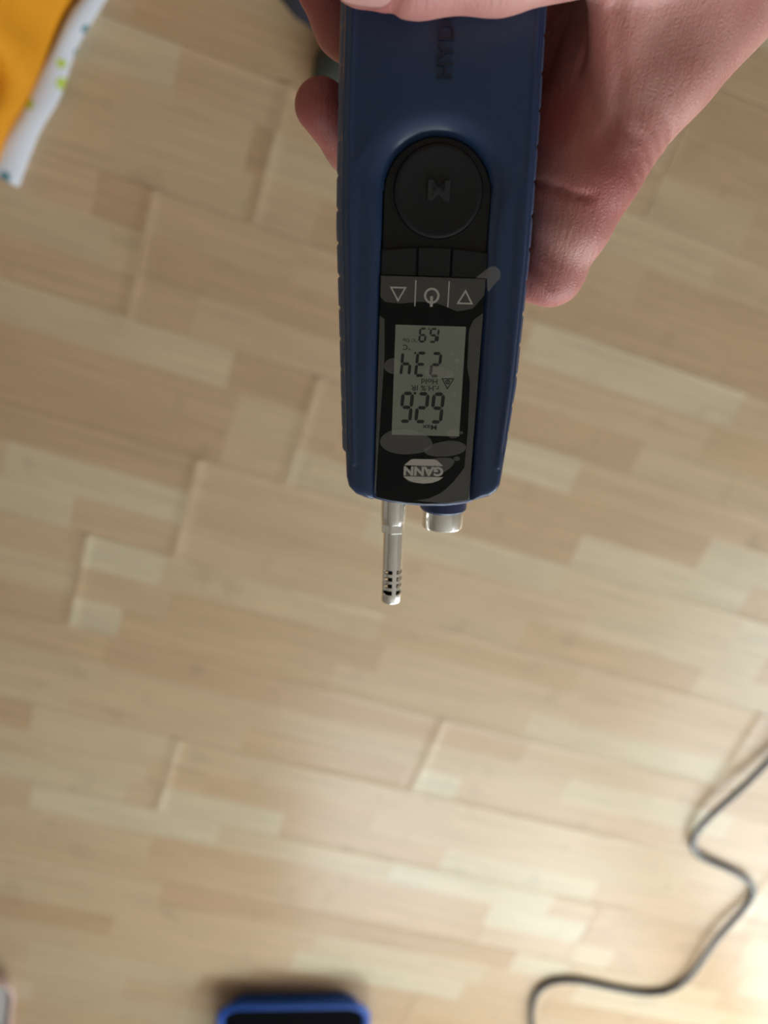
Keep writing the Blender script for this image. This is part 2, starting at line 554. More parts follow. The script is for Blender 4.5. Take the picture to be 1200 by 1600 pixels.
M_steel = mat('brushed_steel', (0.95, 0.94, 0.92, 1), 0.2, metal=1.0, bump=0.02, bscale=4000)
M_dark = mat('dark_sensor_core', lin(14, 14, 15), 0.7)
M_film = glass_mat('clear_film', (1, 1, 1, 1), 0.008, 0.05)

M_air = glass_mat('film_air_pocket', (0.97, 0.97, 0.97, 1), 0.15, 0.25)
M_tab = glass_mat('film_tab', (0.95, 0.95, 0.95, 1), 0.22, 0.3)

# housing as a distance field
OUT = [(-20.5, 117), (-23.4, 90), (-24.0, 61), (-24.4, 36), (-24.2, 13), (-23.2, -11), (-21.9, -47), (-21.5, -54), (-20.8, -56.8), (-18.8, -58.9), (-15.7, -60.1), (-12, -60.9),
       (12, -60.6), (15, -60.2), (19.6, -58.8), (21.6, -57.2), (22.5, -55.2), (22.8, -52), (23.2, -47), (24.5, -27), (25.2, 7), (24.8, 38), (24.2, 61), (23.6, 90), (20.5, 117)]
h = 0.45
fd = Field((-29, -66, -33), (29, 124, 5), h)
X, Y, Z = np.meshgrid(*fd.ax, indexing='ij', sparse=True)
X2, Y2 = fd.ax[0][:, None].astype(float), fd.ax[1][None, :].astype(float)
d2 = poly_sdf(X2, Y2, OUT)
# insert outline: arch + straight panel
def insert_sdf(x, y):
    circ = np.sqrt((x - 0.4) ** 2 + (y - 21.0) ** 2) - 14.0
    rc = np.maximum(np.abs(x - 0.4) - 14.0, y - 21.0)
    return np.minimum(circ, rc)
s2 = insert_sdf(X2, Y2)
ss = np.clip((Y2 - 12) / 22, 0, 1); ss = ss * ss * (3 - 2 * ss)
wid = 3.4 + 4.4 * ss + 0 * X2
crown = -0.0016 * (X2 - .4) ** 2
zf = crown - (1.7 + 1.9 * ss) * np.clip(1 - np.maximum(s2, 0) / wid, 0, 1) ** 2.6
zf = np.where(s2 < -0.3, -4.6, zf)
zf += 0.35 * np.exp(-((s2 - 7.6) / 1.0) ** 2) * np.clip((38 - Y2) / 20, 0, 1)
r = 3.4; hz = 14.0
q1 = (d2 + r)[:, :, None]; q2 = np.abs(Z + 14.0) - hz + r
dd = np.minimum(np.maximum(q1, q2), 0) + np.sqrt(np.maximum(q1, 0) ** 2 + np.maximum(q2, 0) ** 2) - r
cut = Z - zf[:, :, None]
k = 0.5
hh = np.maximum(k - np.abs(dd - cut), 0) / k
fd.F[:] = np.maximum(dd, cut) + hh * hh * k * 0.25
# raised line inside the grip seam
up = np.clip((Z + 6.0) / 1.5, 0, 1)
fd.F -= (0.38 * np.exp(-((d2 + 2.1) / 0.55) ** 2)[:, :, None] * up * (Y2 > -50)[:, :, None]).astype(np.float32)
fd.F += (0.40 * np.exp(-((d2 + 1.05) / 0.40) ** 2)[:, :, None] * up * (Y2 > -46)[:, :, None]).astype(np.float32)
# seam groove along both sides
groove = np.abs(np.sqrt((d2[:, :, None] + 0.9) ** 2 + (Z + 3.1) ** 2)) - 0.0
fd.F += (0.55 * np.exp(-(groove / 0.55) ** 2) * (Y2 > -46)[:, :, None]).astype(np.float32)
Vb, Qb = surface_nets(fd.F, fd.lo, h)
housing = link('housing', np_mesh('housing', Vb * MM, Qb), M_blue, meter)
del fd, dd, cut, hh, q1, q2, groove

# rubber side grips with scallop notches
def grip(side):
    ys = np.arange(-47.6, 112, 0.5)
    left = [(112, -22.6), (90, -24.6), (61, -25.2), (36, -25.5), (13, -25.5), (-11, -24.4), (-47, -22.9), (-60, -22.4)]
    rgt = [(112, 22.6), (90, 24.8), (61, 25.4), (38, 26.0), (7, 26.3), (-27, 25.6), (-47, 24.0), (-60, 23.2)]
    tab = sorted(left if side < 0 else rgt)
    prof = [(-3.0, -1.5), (-3.6, -1.0), (-4.6, -0.45), (-6.5, -0.08), (-9, 0), (-14, 0), (-19, -0.1), (-22, -0.5), (-24.5, -1.5), (-24, -2.4), (-4, -2.4)]
    V, F = [], []; n = len(prof)
    for y in ys:
        xo = np.interp(y, [t[0] for t in tab], [t[1] for t in tab])
        ph = ((y + 41.0) % 8.3)
        notch = 0.55 * math.exp(-(min(ph, 8.3 - ph) / 0.45) ** 2)
        e = y + 47.6
        endr = 0.0 if e > 1.6 else 1.3 * (1 - math.sqrt(max(0, 1 - ((1.6 - e) / 1.6) ** 2)))
        for z, dx in prof:
            inner = dx <= -2.3
            k_ = 0 if inner else (notch * (1.0 if -22 < z < -3.4 else 0.3) + endr)
            V.append(((xo + side * (dx - k_)) * MM, y * MM, z * MM))
    for i in range(len(ys) - 1):
        for j in range(n):
            F.append((i * n + j, i * n + (j + 1) % n, (i + 1) * n + (j + 1) % n, (i + 1) * n + j))
    F.append(tuple(range(n))); F.append(tuple((len(ys) - 1) * n + j for j in range(n)))
    me = mesh('side_grip', V, F)
    bm = bmesh.new(); bm.from_mesh(me); bmesh.ops.recalc_face_normals(bm, faces=bm.faces); bm.to_mesh(me); bm.free()
    return link('side_grip', me, M_grip, meter)
grip(-1); grip(1)

# black insert with the round button and the three keys
arch = [(-13.4, 0.9), (14.2, 0.9)] + arc(0.4, 21.0, 13.8, 0, 180, 40)
insert = plate('button_plate', arch, -4.8, -2.8, M_black, meter, bevel=0.5)
btn = lathe('measure_button', [(-3, 11.3), (-2.1, 11.3), (-1.65, 11.1), (-1.45, 10.7), (-1.45, 10.2), (-1.65, 9.0), (-1.9, 6.5), (-2.02, 3.5), (-2.06, 0.2)], 72, M_key, meter, axis='z', origin=(0.5, 21.9, 0), cap0=False, cap1=True)
lathe('button_ring', [(-3, 11.9), (-2.4, 11.9), (-2.33, 11.7), (-2.4, 11.45), (-3, 11.45)], 72, M_black, meter, axis='z', origin=(0.5, 21.9, 0), cap0=False, cap1=False)
for x0, x1, yl, yr in ((-13.55, -4.35, 7.5, 8.35), (-3.95, 4.55, 8.45, 8.5), (4.95, 14.2, 8.45, 7.5)):
    plate('key', [(x0, 1.2), (x1, 1.2), (x1, yr), ((x0 + x1) / 2, (yl + yr) / 2 + 0.12), (x0, yl)], -4, -1.5, M_key, meter, bevel=0.45)

# text helper -----------------------------------------------------------
def text(name, s, height, cx, cy, z, ang, material, parent, thick=0.05, bold=0.0, width=None, spacing=1.0):
    cu = bpy.data.curves.new(name, 'FONT'); cu.body = s
    cu.align_x = 'CENTER'; cu.align_y = 'CENTER'; cu.offset = bold; cu.extrude = 0.5; cu.resolution_u = 3
    cu.space_character = spacing
    o = bpy.data.objects.new(name + '_tmp', cu); COL.objects.link(o)
    dg = bpy.context.evaluated_depsgraph_get(); dg.update()
    me = bpy.data.meshes.new_from_object(o.evaluated_get(dg))
    bpy.data.objects.remove(o); bpy.data.curves.remove(cu)
    co = np.empty(len(me.vertices) * 3, np.float32); me.vertices.foreach_get('co', co); co = co.reshape(-1, 3)
    lo, hi = co.min(0), co.max(0); c = (lo + hi) / 2
    sy = height / (hi[1] - lo[1]); sx = sy if width is None else width / (hi[0] - lo[0])
    x = (co[:, 0] - c[0]) * sx; y = (co[:, 1] - c[1]) * sy; zz = (co[:, 2] / 0.5) * thick / 2 + z
    a = math.radians(ang)
    co = np.stack([cx + x * math.cos(a) - y * math.sin(a), cy + x * math.sin(a) + y * math.cos(a), zz], 1) * MM
    me.vertices.foreach_set('co', co.astype(np.float32).ravel()); me.name = name; me.materials.clear(); me.update()
    return link(name, me, material, parent, smooth=False)

text('embossed_lettering', 'HYDROMETTE', 3.9, 0.4, 66.6, 0.1, 90, M_letter, housing, thick=0.8, bold=0.012, width=39.0, spacing=1.1)
text('embossed_letter', 'M', 5.0, 0.6, 22.1, -1.85, 180, M_emboss, btn, thick=0.9, bold=0.03, width=5.6)

# display glass
gl = [(-13.5, 1.0), (14.1, 1.0), (14.1, -30), (13.7, -59.6), (10, -60.4), (6, -60.95), (1, -61.2), (-4, -60.95), (-9, -60.3), (-12.9, -59.3), (-13.5, -30)]
glass = plate('display_glass', gl, -3.5, -1.1, M_glass, meter, bevel=0.35)
lcd = plate('lcd', [(-9.2, -41.1), (9.6, -41.1), (9.6, -11.3), (-9.2, -11.3)], -1.2, -1.04, M_lcd, glass, smooth=False)

# seven-segment figures; U,W are upright coordinates (the meter reads upside down here)
SEG = {'0': 'abcdef', '1': 'bc', '2': 'abged', '3': 'abgcd', '4': 'fgbc', '5': 'afgcd', '6': 'afgedc', '9': 'abcdfg'}
def seg_polys(ch, x0, y0, w, hgt, t, slant):
    g = t * 0.12
    def hexa(ax, ay, bx_, by_):
        dx, dy = bx_ - ax, by_ - ay; L = math.hypot(dx, dy); dx /= L; dy /= L; nx, ny = -dy, dx; k_ = t / 2
        ax, ay, bx_, by_ = ax + dx * g, ay + dy * g, bx_ - dx * g, by_ - dy * g
        return [(ax, ay), (ax + dx * k_ + nx * k_, ay + dy * k_ + ny * k_), (bx_ - dx * k_ + nx * k_, by_ - dy * k_ + ny * k_), (bx_, by_),
                (bx_ - dx * k_ - nx * k_, by_ - dy * k_ - ny * k_), (ax + dx * k_ - nx * k_, ay + dy * k_ - ny * k_)]
    x1, ym, y1 = x0 + w, y0 + hgt / 2, y0 + hgt
    S = {'a': (x0, y1, x1, y1), 'b': (x1, ym, x1, y1), 'c': (x1, y0, x1, ym), 'd': (x0, y0, x1, y0), 'e': (x0, y0, x0, ym), 'f': (x0, ym, x0, y1), 'g': (x0, ym, x1, ym)}
    return [[(x + (y - y0) * slant, y) for x, y in hexa(*S[c])] for c in SEG[ch]]
def flat_polys(name, polys, z, material, parent, thick=0.04, flip=True):
    V, F = [], []
    for pg in polys:
        if flip: pg = [(-x, -y) for x, y in pg]
        n = len(pg); b = len(V)
        for zz in (z, z + thick):
            V += [(x * MM, y * MM, zz * MM) for x, y in pg]
        F.append(tuple(b + n + i for i in range(n))); F.append(tuple(b + i for i in range(n))[::-1])
        for i in range(n):
            F.append((b + i, b + (i + 1) % n, b + n + (i + 1) % n, b + n + i))
    me = mesh(name, V, F)
    bm = bmesh.new(); bm.from_mesh(me); bmesh.ops.recalc_face_normals(bm, faces=bm.faces); bm.to_mesh(me); bm.free()
    return link(name, me, material, parent, smooth=False)
def figure(name, s, xs, y0, w, hgt, t, slant, dot):
    P = []
    for ch, x in zip(s, xs): P += seg_polys(ch, x, y0, w, hgt, t, slant)
    dx, dy, dr = dot
    P.append(arc(dx, dy, dr, 0, 324, 9))
    return flat_polys(name, P, -1.04, M_seg, lcd)
figure('humidity_figure', '626', [-4.6, -0.35, 3.9], 29.5, 2.55, 7.7, 0.95, 0.06, (3.25, 29.4, 0.38))
figure('temperature_figure', '234', [-3.3, 0.75, 4.75], 18.55, 2.2, 6.0, 0.80, 0.06, (3.65, 18.6, 0.32))
figure('dew_point_figure', '159', [-3.9, -1.85, 1.0], 12.1, 1.55, 3.4, 0.55, 0.06, (0.3, 12.15, 0.22))
def lt(s, hgt, ux, uy, w=None, bold=0.0): text('lcd_legend', s, hgt, -ux, -uy, -1.02, 180, M_seg, lcd, 0.03, bold, w)
lt('°C Dp', 1.15, 5.2, 15.2, 4.0, 0.01)
lt('°C', 1.5, 6.0, 17.2, 2.1, 0.012)
lt('Hold', 1.4, -0.55, 26.1, 4.4, 0.008)
lt('r.H.% IR', 1.45, 0.6, 27.95, 7.6, 0.01)
lt('Max', 1.35, -1.2, 38.75, 4.0, 0.015)
def ring(pts_out, pts_in):
    n = len(pts_out); return [[pts_out[i], pts_out[(i + 1) % n], pts_in[(i + 1) % n], pts_in[i]] for i in range(n)]
def scaled(pts, k_):
    cx = sum(p[0] for p in pts) / len(pts); cy = sum(p[1] for p in pts) / len(pts)
    return [(cx + (x - cx) * k_, cy + (y - cy) * k_) for x, y in pts]
tri = [(-7.35, 25.1), (-3.75, 25.1), (-5.55, 28.2)]
polys = ring(tri, scaled(tri, 0.74))
c_o = arc(-5.55, 26.1, 0.62, 0, 340, 17); polys += ring(c_o, scaled(c_o, 0.6)); polys += [arc(-5.55, 26.1, 0.2, 0, 324, 9)]
flat_polys('laser_symbol', polys, -1.04, M_seg, lcd)

# white printing on the glass
zpr = -1.1
t1 = [(-11.1, -1.6), (-6.6, -1.6), (-8.8, -5.5)]; t2 = [(6.7, -5.5), (11.1, -5.5), (8.9, -1.7)]
flat_polys('arrow_symbol', ring(t1, scaled(t1, 0.68)), zpr, M_print, glass, flip=False)
flat_polys('arrow_symbol', ring(t2, scaled(t2, 0.68)), zpr, M_print, glass, flip=False)
po = arc(0.05, -3.6, 2.05, 0, 345, 23)
flat_polys('power_symbol', ring(po, scaled(po, 0.72)) + [[(-0.3, -6.4), (0.42, -6.4), (0.38, -3.7), (-0.34, -3.7)]], zpr, M_print, glass, flip=False)
for x in (-4.3, 4.45):
    flat_polys('divider_line', [[(x - 0.17, -6.4), (x + 0.17, -6.4), (x + 0.17, 0.2), (x - 0.17, 0.2)]], zpr, M_print, glass, flip=False)
cap_top = [(-5.4, -49.75), (-3.6, -48.1), (-2.6, -47.85), (2.8, -47.85), (3.8, -48.1), (5.6, -49.75)]
cap_bot = [(-5.5, -53.0), (5.8, -53.0), (4.6, -54.0), (2.8, -54.7), (0.2, -55.0), (-2.4, -54.7), (-4.2, -54.0)]
flat_polys('logo_cap', [cap_top, cap_bot], zpr, M_print, glass, flip=False)
text('logo_lettering', 'GANN', 2.75, 0.15, -51.4, zpr + 0.02, 180, M_print, glass, 0.05, 0.045, width=11.2)

# protective film with its tab and trapped air (sheets a few hundredths of a millimetre thick)
def sheet(name, pts, z, material, parent):
    V = [(x * MM, y * MM, z * MM) for x, y in pts]
    area = sum(pts[i][0] * pts[(i + 1) % len(pts)][1] - pts[(i + 1) % len(pts)][0] * pts[i][1] for i in range(len(pts)))
    f_ = tuple(range(len(pts)))
    return link(name, mesh(name, V, [f_ if area > 0 else f_[::-1]]), material, parent, smooth=False)

film_pts = [(-13.7, -59.5), (-13.7, 1.15), (10.6, 1.3)] + arc(15.6, 2.2, 2.15, 115, -50, 14) + [(14.6, -2.4), (14.2, -8), (13.7, -59.8), (6, -61.0), (-5, -60.9)]
film = sheet('protective_film', film_pts, -0.87, M_film, meter)
sheet('film_tab', [(11.2, 1.35)] + arc(15.6, 2.2, 2.1, 115, -50, 14) + [(14.7, -2.2), (14.3, -0.6), (14.2, 1.2)], -0.25, M_tab, film)
def pocket(cx, cy, rx, ry, ang=0, wob=0.0, seed=0):
    pts = []
    for i in range(36):
        a = 2 * math.pi * i / 36
        k_ = 1 + wob * math.sin(2 * a + seed) + wob * 0.6 * math.sin(3 * a + seed * 2.1)
        x, y = rx * k_ * math.cos(a), ry * k_ * math.sin(a); b = math.radians(ang)
        pts.append((cx + x * math.cos(b) - y * math.sin(b), cy + x * math.sin(b) + y * math.cos(b)))
    sheet('air_pocket', pts, -0.7, M_air, film)
pocket(-5.2, -43.0, 7.0, 3.75, -4, 0.05, 1); pocket(6.0, -44.7, 5.6, 2.3, 8, 0.05, 2)
pocket(1.6, -50.8, 7.6, 2.6, 24, 0.06, 4); pocket(7.9, -40.3, 1.7, 1.3); pocket(10.1, -40.0, 0.55, 0.5); pocket(9.3, -47.4, 0.9, 0.65)
pocket(-9.6, -22.2, 2.2, 2.2, 0, 0.05, 2); pocket(2.9, -23.6, 3.9, 1.7, -6, 0.05, 1)
for x, y, r_ in ((6.2, -18.6, .6), (7.6, -20.4, .7), (6.6, -22.4, .35), (7.8, -22.8, .4), (7.4, -29.2, .7)): pocket(x, y, r_, r_)
sheet('air_pocket', [(-13.5, 1.1), (-13.5, -4.2), (-12, -5.6), (-8, -5.8), (-3, -5.2), (2, -5.6), (7, -7.4), (11, -6.6), (13.9, -3), (14.0, 1.1)], -0.8, M_air, film)
sheet('air_pocket', [(-13.5, -9), (-12.2, -10), (-11.9, -20), (-12.4, -34), (-12.9, -48), (-13.1, -58), (-13.5, -58)], -0.8, M_air, film)
sheet('air_pocket', [(13.9, -7.5), (11.4, -9.5), (10.4, -12), (10.6, -22), (11.6, -26), (11.9, -40), (11.6, -50), (8.5, -54.5), (5.5, -57.5), (2, -59.3), (-2, -60), (6, -60.6), (13.4, -59.6)], -0.8, M_air, film)

# nose, probe and sensor cap
nose_pts = [(-14.6, -52), (-14.9, -58.6), (-14.2, -60.2), (-10.5, -61.2), (-5, -62.0), (0.5, -62.4), (7, -62.3), (12, -61.6), (14.7, -60.9), (15.2, -59.5), (15, -52)]
nose = plate('nose_cap', nose_pts, -24, -2.2, M_nose, meter, bevel=1.6, seg=5)
lathe('sensor_boss', [(-58, 7.0), (-65.2, 7.0), (-65.9, 6.5), (-65.9, 5.0)], 56, M_nose, nose, origin=(7.6, 0, -12), cap0=False)
cap = lathe('sensor_cap', [(-64.0, 6.1), (-66.0, 6.15), (-70.9, 6.15), (-71.3, 6.0), (-71.4, 5.6), (-71.0, 5.2), (-67.5, 4.8), (-67.5, 0.3)], 64, M_steel, meter, origin=(7.6, 0, -12), cap0=False)
probe = lathe('probe', [(-60.5, 3.75), (-68.0, 3.75), (-69.0, 3.6), (-70.0, 3.4)], 48, M_steel, meter, origin=(-7.35, 0, -10), cap0=False, cap1=False)
hexr = []
V, F = [], []
n = 48
def hexrad(t, fl): 
    a = ((t + math.pi / 12) % (math.pi / 3)) - math.pi / 6
    return min(3.5, fl / math.cos(a))
for yy, fl in ((-69.6, 3.6), (-70.0, 3.2), (-72.3, 3.2), (-72.6, 3.1), (-72.6, 2.9)):
    for k_ in range(n):
        t = 2 * math.pi * k_ / n; rr = hexrad(t, fl) if fl > 2.95 else 2.9
        V.append(((-7.35 + rr * math.cos(t)) * MM, yy * MM, (-10 + rr * math.sin(t)) * MM))
for i in range(4):
    for k_ in range(n):
        F.append((i * n + k_, i * n + (k_ + 1) % n, (i + 1) * n + (k_ + 1) % n, (i + 1) * n + k_))
me = mesh('probe_collar', V, F); mark_sharp(me, 15); link('probe_collar', me, M_steel, probe)
# tube wall with open slots
n = 72; R0, R1 = 3.02, 2.55
rows = [-72.5, -84.35, -85.55, -86.55, -87.8, -88.75, -90.0, -91.0, -92.4, -95.1, -95.4]
V, F = [], []
for j, y in enumerate(rows):
    for rr in (R0 if j < len(rows) - 1 else R0 - 0.25, R1):
        for k_ in range(n):
            t = 2 * math.pi * k_ / n
            V.append(((-7.15 + rr * math.cos(t)) * MM, y * MM, (-10 + rr * math.sin(t)) * MM))
def vid(j, w_, k_): return j * 2 * n + w_ * n + k_ % n
def is_slot(j, k_):
    if j < 0 or j >= len(rows) - 1 or j not in (1, 3, 5, 7): return False
    a = (360.0 * (k_ % n + 0.5) / n - 77 + 14) % 90       # ribs every 90 degrees, one facing up
    return a > 28
for j in range(len(rows) - 1):
    for k_ in range(n):
        if is_slot(j, k_):
            if not is_slot(j, k_ - 1): F.append((vid(j, 0, k_), vid(j, 1, k_), vid(j + 1, 1, k_), vid(j + 1, 0, k_)))
            if not is_slot(j, k_ + 1): F.append((vid(j, 0, k_ + 1), vid(j + 1, 0, k_ + 1), vid(j + 1, 1, k_ + 1), vid(j, 1, k_ + 1)))
            F.append((vid(j, 0, k_), vid(j, 0, k_ + 1), vid(j, 1, k_ + 1), vid(j, 1, k_)))
            F.append((vid(j + 1, 0, k_), vid(j + 1, 1, k_), vid(j + 1, 1, k_ + 1), vid(j + 1, 0, k_ + 1)))
        else:
            F.append((vid(j, 0, k_), vid(j, 0, k_ + 1), vid(j + 1, 0, k_ + 1), vid(j + 1, 0, k_)))
            F.append((vid(j, 1, k_), vid(j + 1, 1, k_), vid(j + 1, 1, k_ + 1), vid(j, 1, k_ + 1)))
e = len(rows) - 1
for k_ in range(n): F.append((vid(e, 0, k_), vid(e, 0, k_ + 1), vid(e, 1, k_ + 1), vid(e, 1, k_)))
me = mesh('probe_tube', V, F)
bm = bmesh.new(); bm.from_mesh(me); bmesh.ops.recalc_face_normals(bm, faces=bm.faces); bm.to_mesh(me); bm.free()
mark_sharp(me, 40); link('probe_tube', me, M_steel, probe)
lathe('sensor_element', [(-80, 1.5), (-93.5, 1.5)], 20, M_dark, probe, origin=(-6.8, 0, -10.4))
lathe('tube_floor', [(-94.6, 2.54), (-94.9, 2.54)], 32, M_dark, probe, origin=(-7.15, 0, -10))

# ------------------------------------------------------------------ person: hand, sleeve, legs
def skin_mat():
    M = bpy.data.materials.new('skin'); M.use_nodes = True; nt = M.node_tree; p = nt.nodes['Principled BSDF']; L = nt.links.new
    tc = nt.nodes.new('ShaderNodeTexCoord')
    at = nt.nodes.new('ShaderNodeAttribute'); at.attribute_name = 'flush_shade'
    n1 = nt.nodes.new('ShaderNodeTexNoise'); n1.inputs['Scale'].default_value = 70; n1.inputs['Detail'].default_value = 4
    L(tc.outputs['Object'], n1.inputs['Vector'])
    r1 = nt.nodes.new('ShaderNodeValToRGB'); L(n1.outputs['Fac'], r1.inputs[0])
    r1.color_ramp.elements[0].position = 0.35; r1.color_ramp.elements[0].color = lin(208, 142, 132)
    r1.color_ramp.elements[1].position = 0.68; r1.color_ramp.elements[1].color = lin(222, 166, 156)
    mx = nt.nodes.new('ShaderNodeMix'); mx.data_type = 'RGBA'; mx.inputs[7].default_value = lin(172, 82, 80)  # dark red: real skin flush, deepened to carry painted shade
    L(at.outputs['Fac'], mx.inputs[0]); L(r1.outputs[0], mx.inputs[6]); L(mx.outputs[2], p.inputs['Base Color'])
    p.inputs['Roughness'].default_value = 0.5
    p.inputs['Subsurface Weight'].default_value = 0.25
    p.inputs['Subsurface Radius'].default_value = (1.0, 0.35, 0.2)
    p.inputs['Subsurface Scale'].default_value = 0.003
    # fine skin relief: cells plus longer wrinkles
    v = nt.nodes.new('ShaderNodeTexVoronoi'); v.inputs['Scale'].default_value = 900; v.feature = 'DISTANCE_TO_EDGE'
    L(tc.outputs['Object'], v.inputs['Vector'])
    mp = nt.nodes.new('ShaderNodeMapping'); mp.inputs['Rotation'].default_value = (0, 0, math.radians(48)); mp.inputs['Scale'].default_value = (900, 170, 300)
    L(tc.outputs['Object'], mp.inputs[0])
    n2 = nt.nodes.new('ShaderNodeTexNoise'); n2.inputs['Scale'].default_value = 1.0; n2.inputs['Detail'].default_value = 3
    L(mp.outputs[0], n2.inputs['Vector'])
    ad = nt.nodes.new('ShaderNodeMath'); ad.operation = 'MULTIPLY_ADD'; ad.inputs[1].default_value = 0.5
    L(v.outputs['Distance'], ad.inputs[0]); L(n2.outputs['Fac'], ad.inputs[2])
    b = nt.nodes.new('ShaderNodeBump'); b.inputs['Strength'].default_value = 0.5; b.inputs['Distance'].default_value = 0.0006
    L(ad.outputs[0], b.inputs['Height']); L(b.outputs['Normal'], p.inputs['Normal'])
    return M
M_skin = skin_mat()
M_nail = mat('fingernail', lin(216, 160, 152), 0.3, spec=0.5)
M_sleeve = mat('dark_knit', lin(48, 52, 62), 0.9, noise=0.15, nscale=300, bump=0.5, bscale=500)
M_jeans = mat('navy_denim', lin(38, 44, 62), 0.85, noise=0.2, nscale=250, bump=0.4, bscale=700)
M_sock = mat('grey_green_sock', lin(66, 70, 64), 0.95, noise=0.2, nscale=300, bump=0.5, bscale=600)

person = empty('person', (0.0, -0.25, 0))
tag(person, 'person in dark trousers and grey socks holding the blue meter in one hand', 'person')
H_ = 1.0
hf = Field((-52, -24, -92), (215, 222, 40), H_)
def finger(pts, rads, k_, kp=None):
    """chain of joints meshed apart, then joined to the rest"""
    sub = Field.__new__(Field); sub.lo, sub.h, sub.n, sub.ax = hf.lo, hf.h, hf.n, hf.ax
    sub.F = np.full(hf.n, 50.0, np.float32)
    for a, b, ra, rb in zip(pts[:-1], pts[1:], rads[:-1], rads[1:]): sub.cone(a, b, ra, rb, k_)
    return sub.F
full = (slice(None),) * 3
# palm
idx_mcp, mid_mcp, rng_mcp, lit_mcp = (69, 73, -15), (66, 86, -34), (60, 100, -48), (53, 113, -58)
wr = (128, 134, -34)
hf.cone(idx_mcp, (122, 124, -24), 14.5, 17, 0)
hf.cone(mid_mcp, (126, 132, -34), 14, 18, 14)
hf.cone(rng_mcp, (124, 140, -42), 13, 17, 14)
hf.cone(lit_mcp, (120, 146, -48), 12, 16, 14)
hf.cone(wr, (225, 232, -42), 24, 30, 20)
hf.cone((128, 132, -24), (225, 232, -42), 17, 27, 18)
hf.cone((44, 52, -26), (54, 84, -26), 12, 14, 8)
hf.cone((37.0, 27, -20), (38, 38, -22), 10.2, 10.8, 5)
hf.cone((37.4, 36, -22), (47, 58, -22), 10.6, 12, 6)
# thumb base
hf.cone((108, 112, -12), (46, 79, 7), 17, 12.0, 14)
palmF = hf.F
# web of skin between thumb and index finger
hf.tri((39, 76, 2), (46.5, 42, -10), (88, 84, -10), 8.0, 8)
hf.tri((60, 82, 0), (62, 58, -10), (96, 96, -12), 11.0, 8)
thumb = finger([(46, 79, 7), (10, 69.5, 12.2), (-8, 68.4, 11.4), (-19.5, 67.8, 10.6)], [12.0, 11.2, 11.2, 9.4], 3)
hf.merge(full, thumb, 5)
index = finger([idx_mcp, (57, 52, -13), (42.5, 28.5, -14), (39.5, 17, -16), (35.6, 3.2, -21), (20, 3, -36.5)], [14.0, 12.5, 12.2, 10.2, 8.9, 7.2], 4)
hf.merge(full, index, 6)
middle = finger([mid_mcp, (30, 45, -43), (-4, 28.5, -38.8), (-21, 36.5, -36.5), (-30.4, 44.2, -25)], [13, 11, 9.2, 8.2, 7.2], 4)
ringf = finger([rng_mcp, (26, 71, -47), (-8, 57, -38.8), (-24, 66.5, -36.5), (-33, 77, -25)], [12, 10.6, 9.0, 8.3, 7.3], 4)
little = finger([lit_mcp, (22, 92, -48), (-6, 78, -37.5), (-20, 88, -31)], [11, 9.2, 7.8, 6.6], 4)
for g_ in (middle, ringf, little): hf.merge(full, g_, 2.5)
del thumb, index, middle, ringf, little
# folds
hf.crease([(26, 26.5), (31, 24.6), (36, 22.6), (40, 22.2)], 0.9, 0.6, -30)
hf.crease([(28, 6), (32, 2.5), (34, -1.0)], 0.6, 0.7, -32)
hf.crease([(34, 64), (38, 52), (39.5, 42)], 1.0, 1.6, -12)
hf.crease([(39, 63), (43, 50), (44, 41), (42, 36)], 1.2, 1.3, -14)
hf.crease([(44, 40), (49, 36)], 0.6, 0.9, -16)
hf.crease([(-17, 55), (-13, 57.5), (-11, 62)], 0.7, 0.7, 0)
for q in range(5):
    hf.crease([(47 + q * 2.2, 31 + q * 2.6), (52.5 + q * 2.2, 25.5 + q * 2.6)], 0.35, 0.45, -16)
Vh, Qh = surface_nets(hf.F, hf.lo, H_)
hand_me = np_mesh('left_hand', Vh * MM, Qh)
tips = [(-30, 45, -25, 14), (-33, 72, -25, 14), (-15, 68, 10, 10), (34, 3, -20, 8), (44, 26, -8, 10), (30, 45, -40, 22), (34, 40, -14, 8)]  # fingertip redness, with shade painted in at the left tips and palm hollow
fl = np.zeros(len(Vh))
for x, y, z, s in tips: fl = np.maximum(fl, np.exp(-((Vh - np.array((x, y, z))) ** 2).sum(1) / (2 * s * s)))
at = hand_me.attributes.new('flush_shade', 'FLOAT', 'POINT'); at.data.foreach_set('value', (fl * 0.95).astype(np.float32))
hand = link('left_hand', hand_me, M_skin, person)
hand.matrix_parent_inverse = Matrix.Translation((0.0, 0.25, 0)) @ DEV
del hf
# thumbnail: curved plate on the back of the thumb tip
V, F = [], []
nu, nv = 14, 10
for i in range(nu + 1):
    for j in range(nv + 1):
        u = i / nu; v = -1 + 2 * j / nv
        hw = 6.3 * math.sqrt(max(0.02, 1 - max(0, (u - 0.72) / 0.30) ** 2)) * math.sqrt(max(0.03, 1 - max(0, (0.3 - u) / 0.3) ** 2))
        ang = v * hw / 10.2
        x = -12.5 - 14.0 * u
        rr = 10.75 + 0.25 * min(1, u / 0.3) - 0.7 * u - 2.6 * max(0, u - 0.45) ** 1.5
        ang -= 0.62
        V.append((x, 68.0 + rr * math.sin(ang), 11.0 - 0.4 * u + rr * math.cos(ang)))
nn = len(V)
V = V + [(x, y, z - 1.0) for x, y, z in V]
for i in range(nu):
    for j in range(nv):
        a = i * (nv + 1) + j
        F.append((a, a + 1, a + nv + 2, a + nv + 1)); F.append((nn + a, nn + a + nv + 1, nn + a + nv + 2, nn + a + 1))
edge = [i * (nv + 1) for i in range(nu + 1)] + [nu * (nv + 1) + j for j in range(1, nv + 1)] + [i * (nv + 1) + nv for i in range(nu - 1, -1, -1)] + list(range(nv - 1, 0, -1))
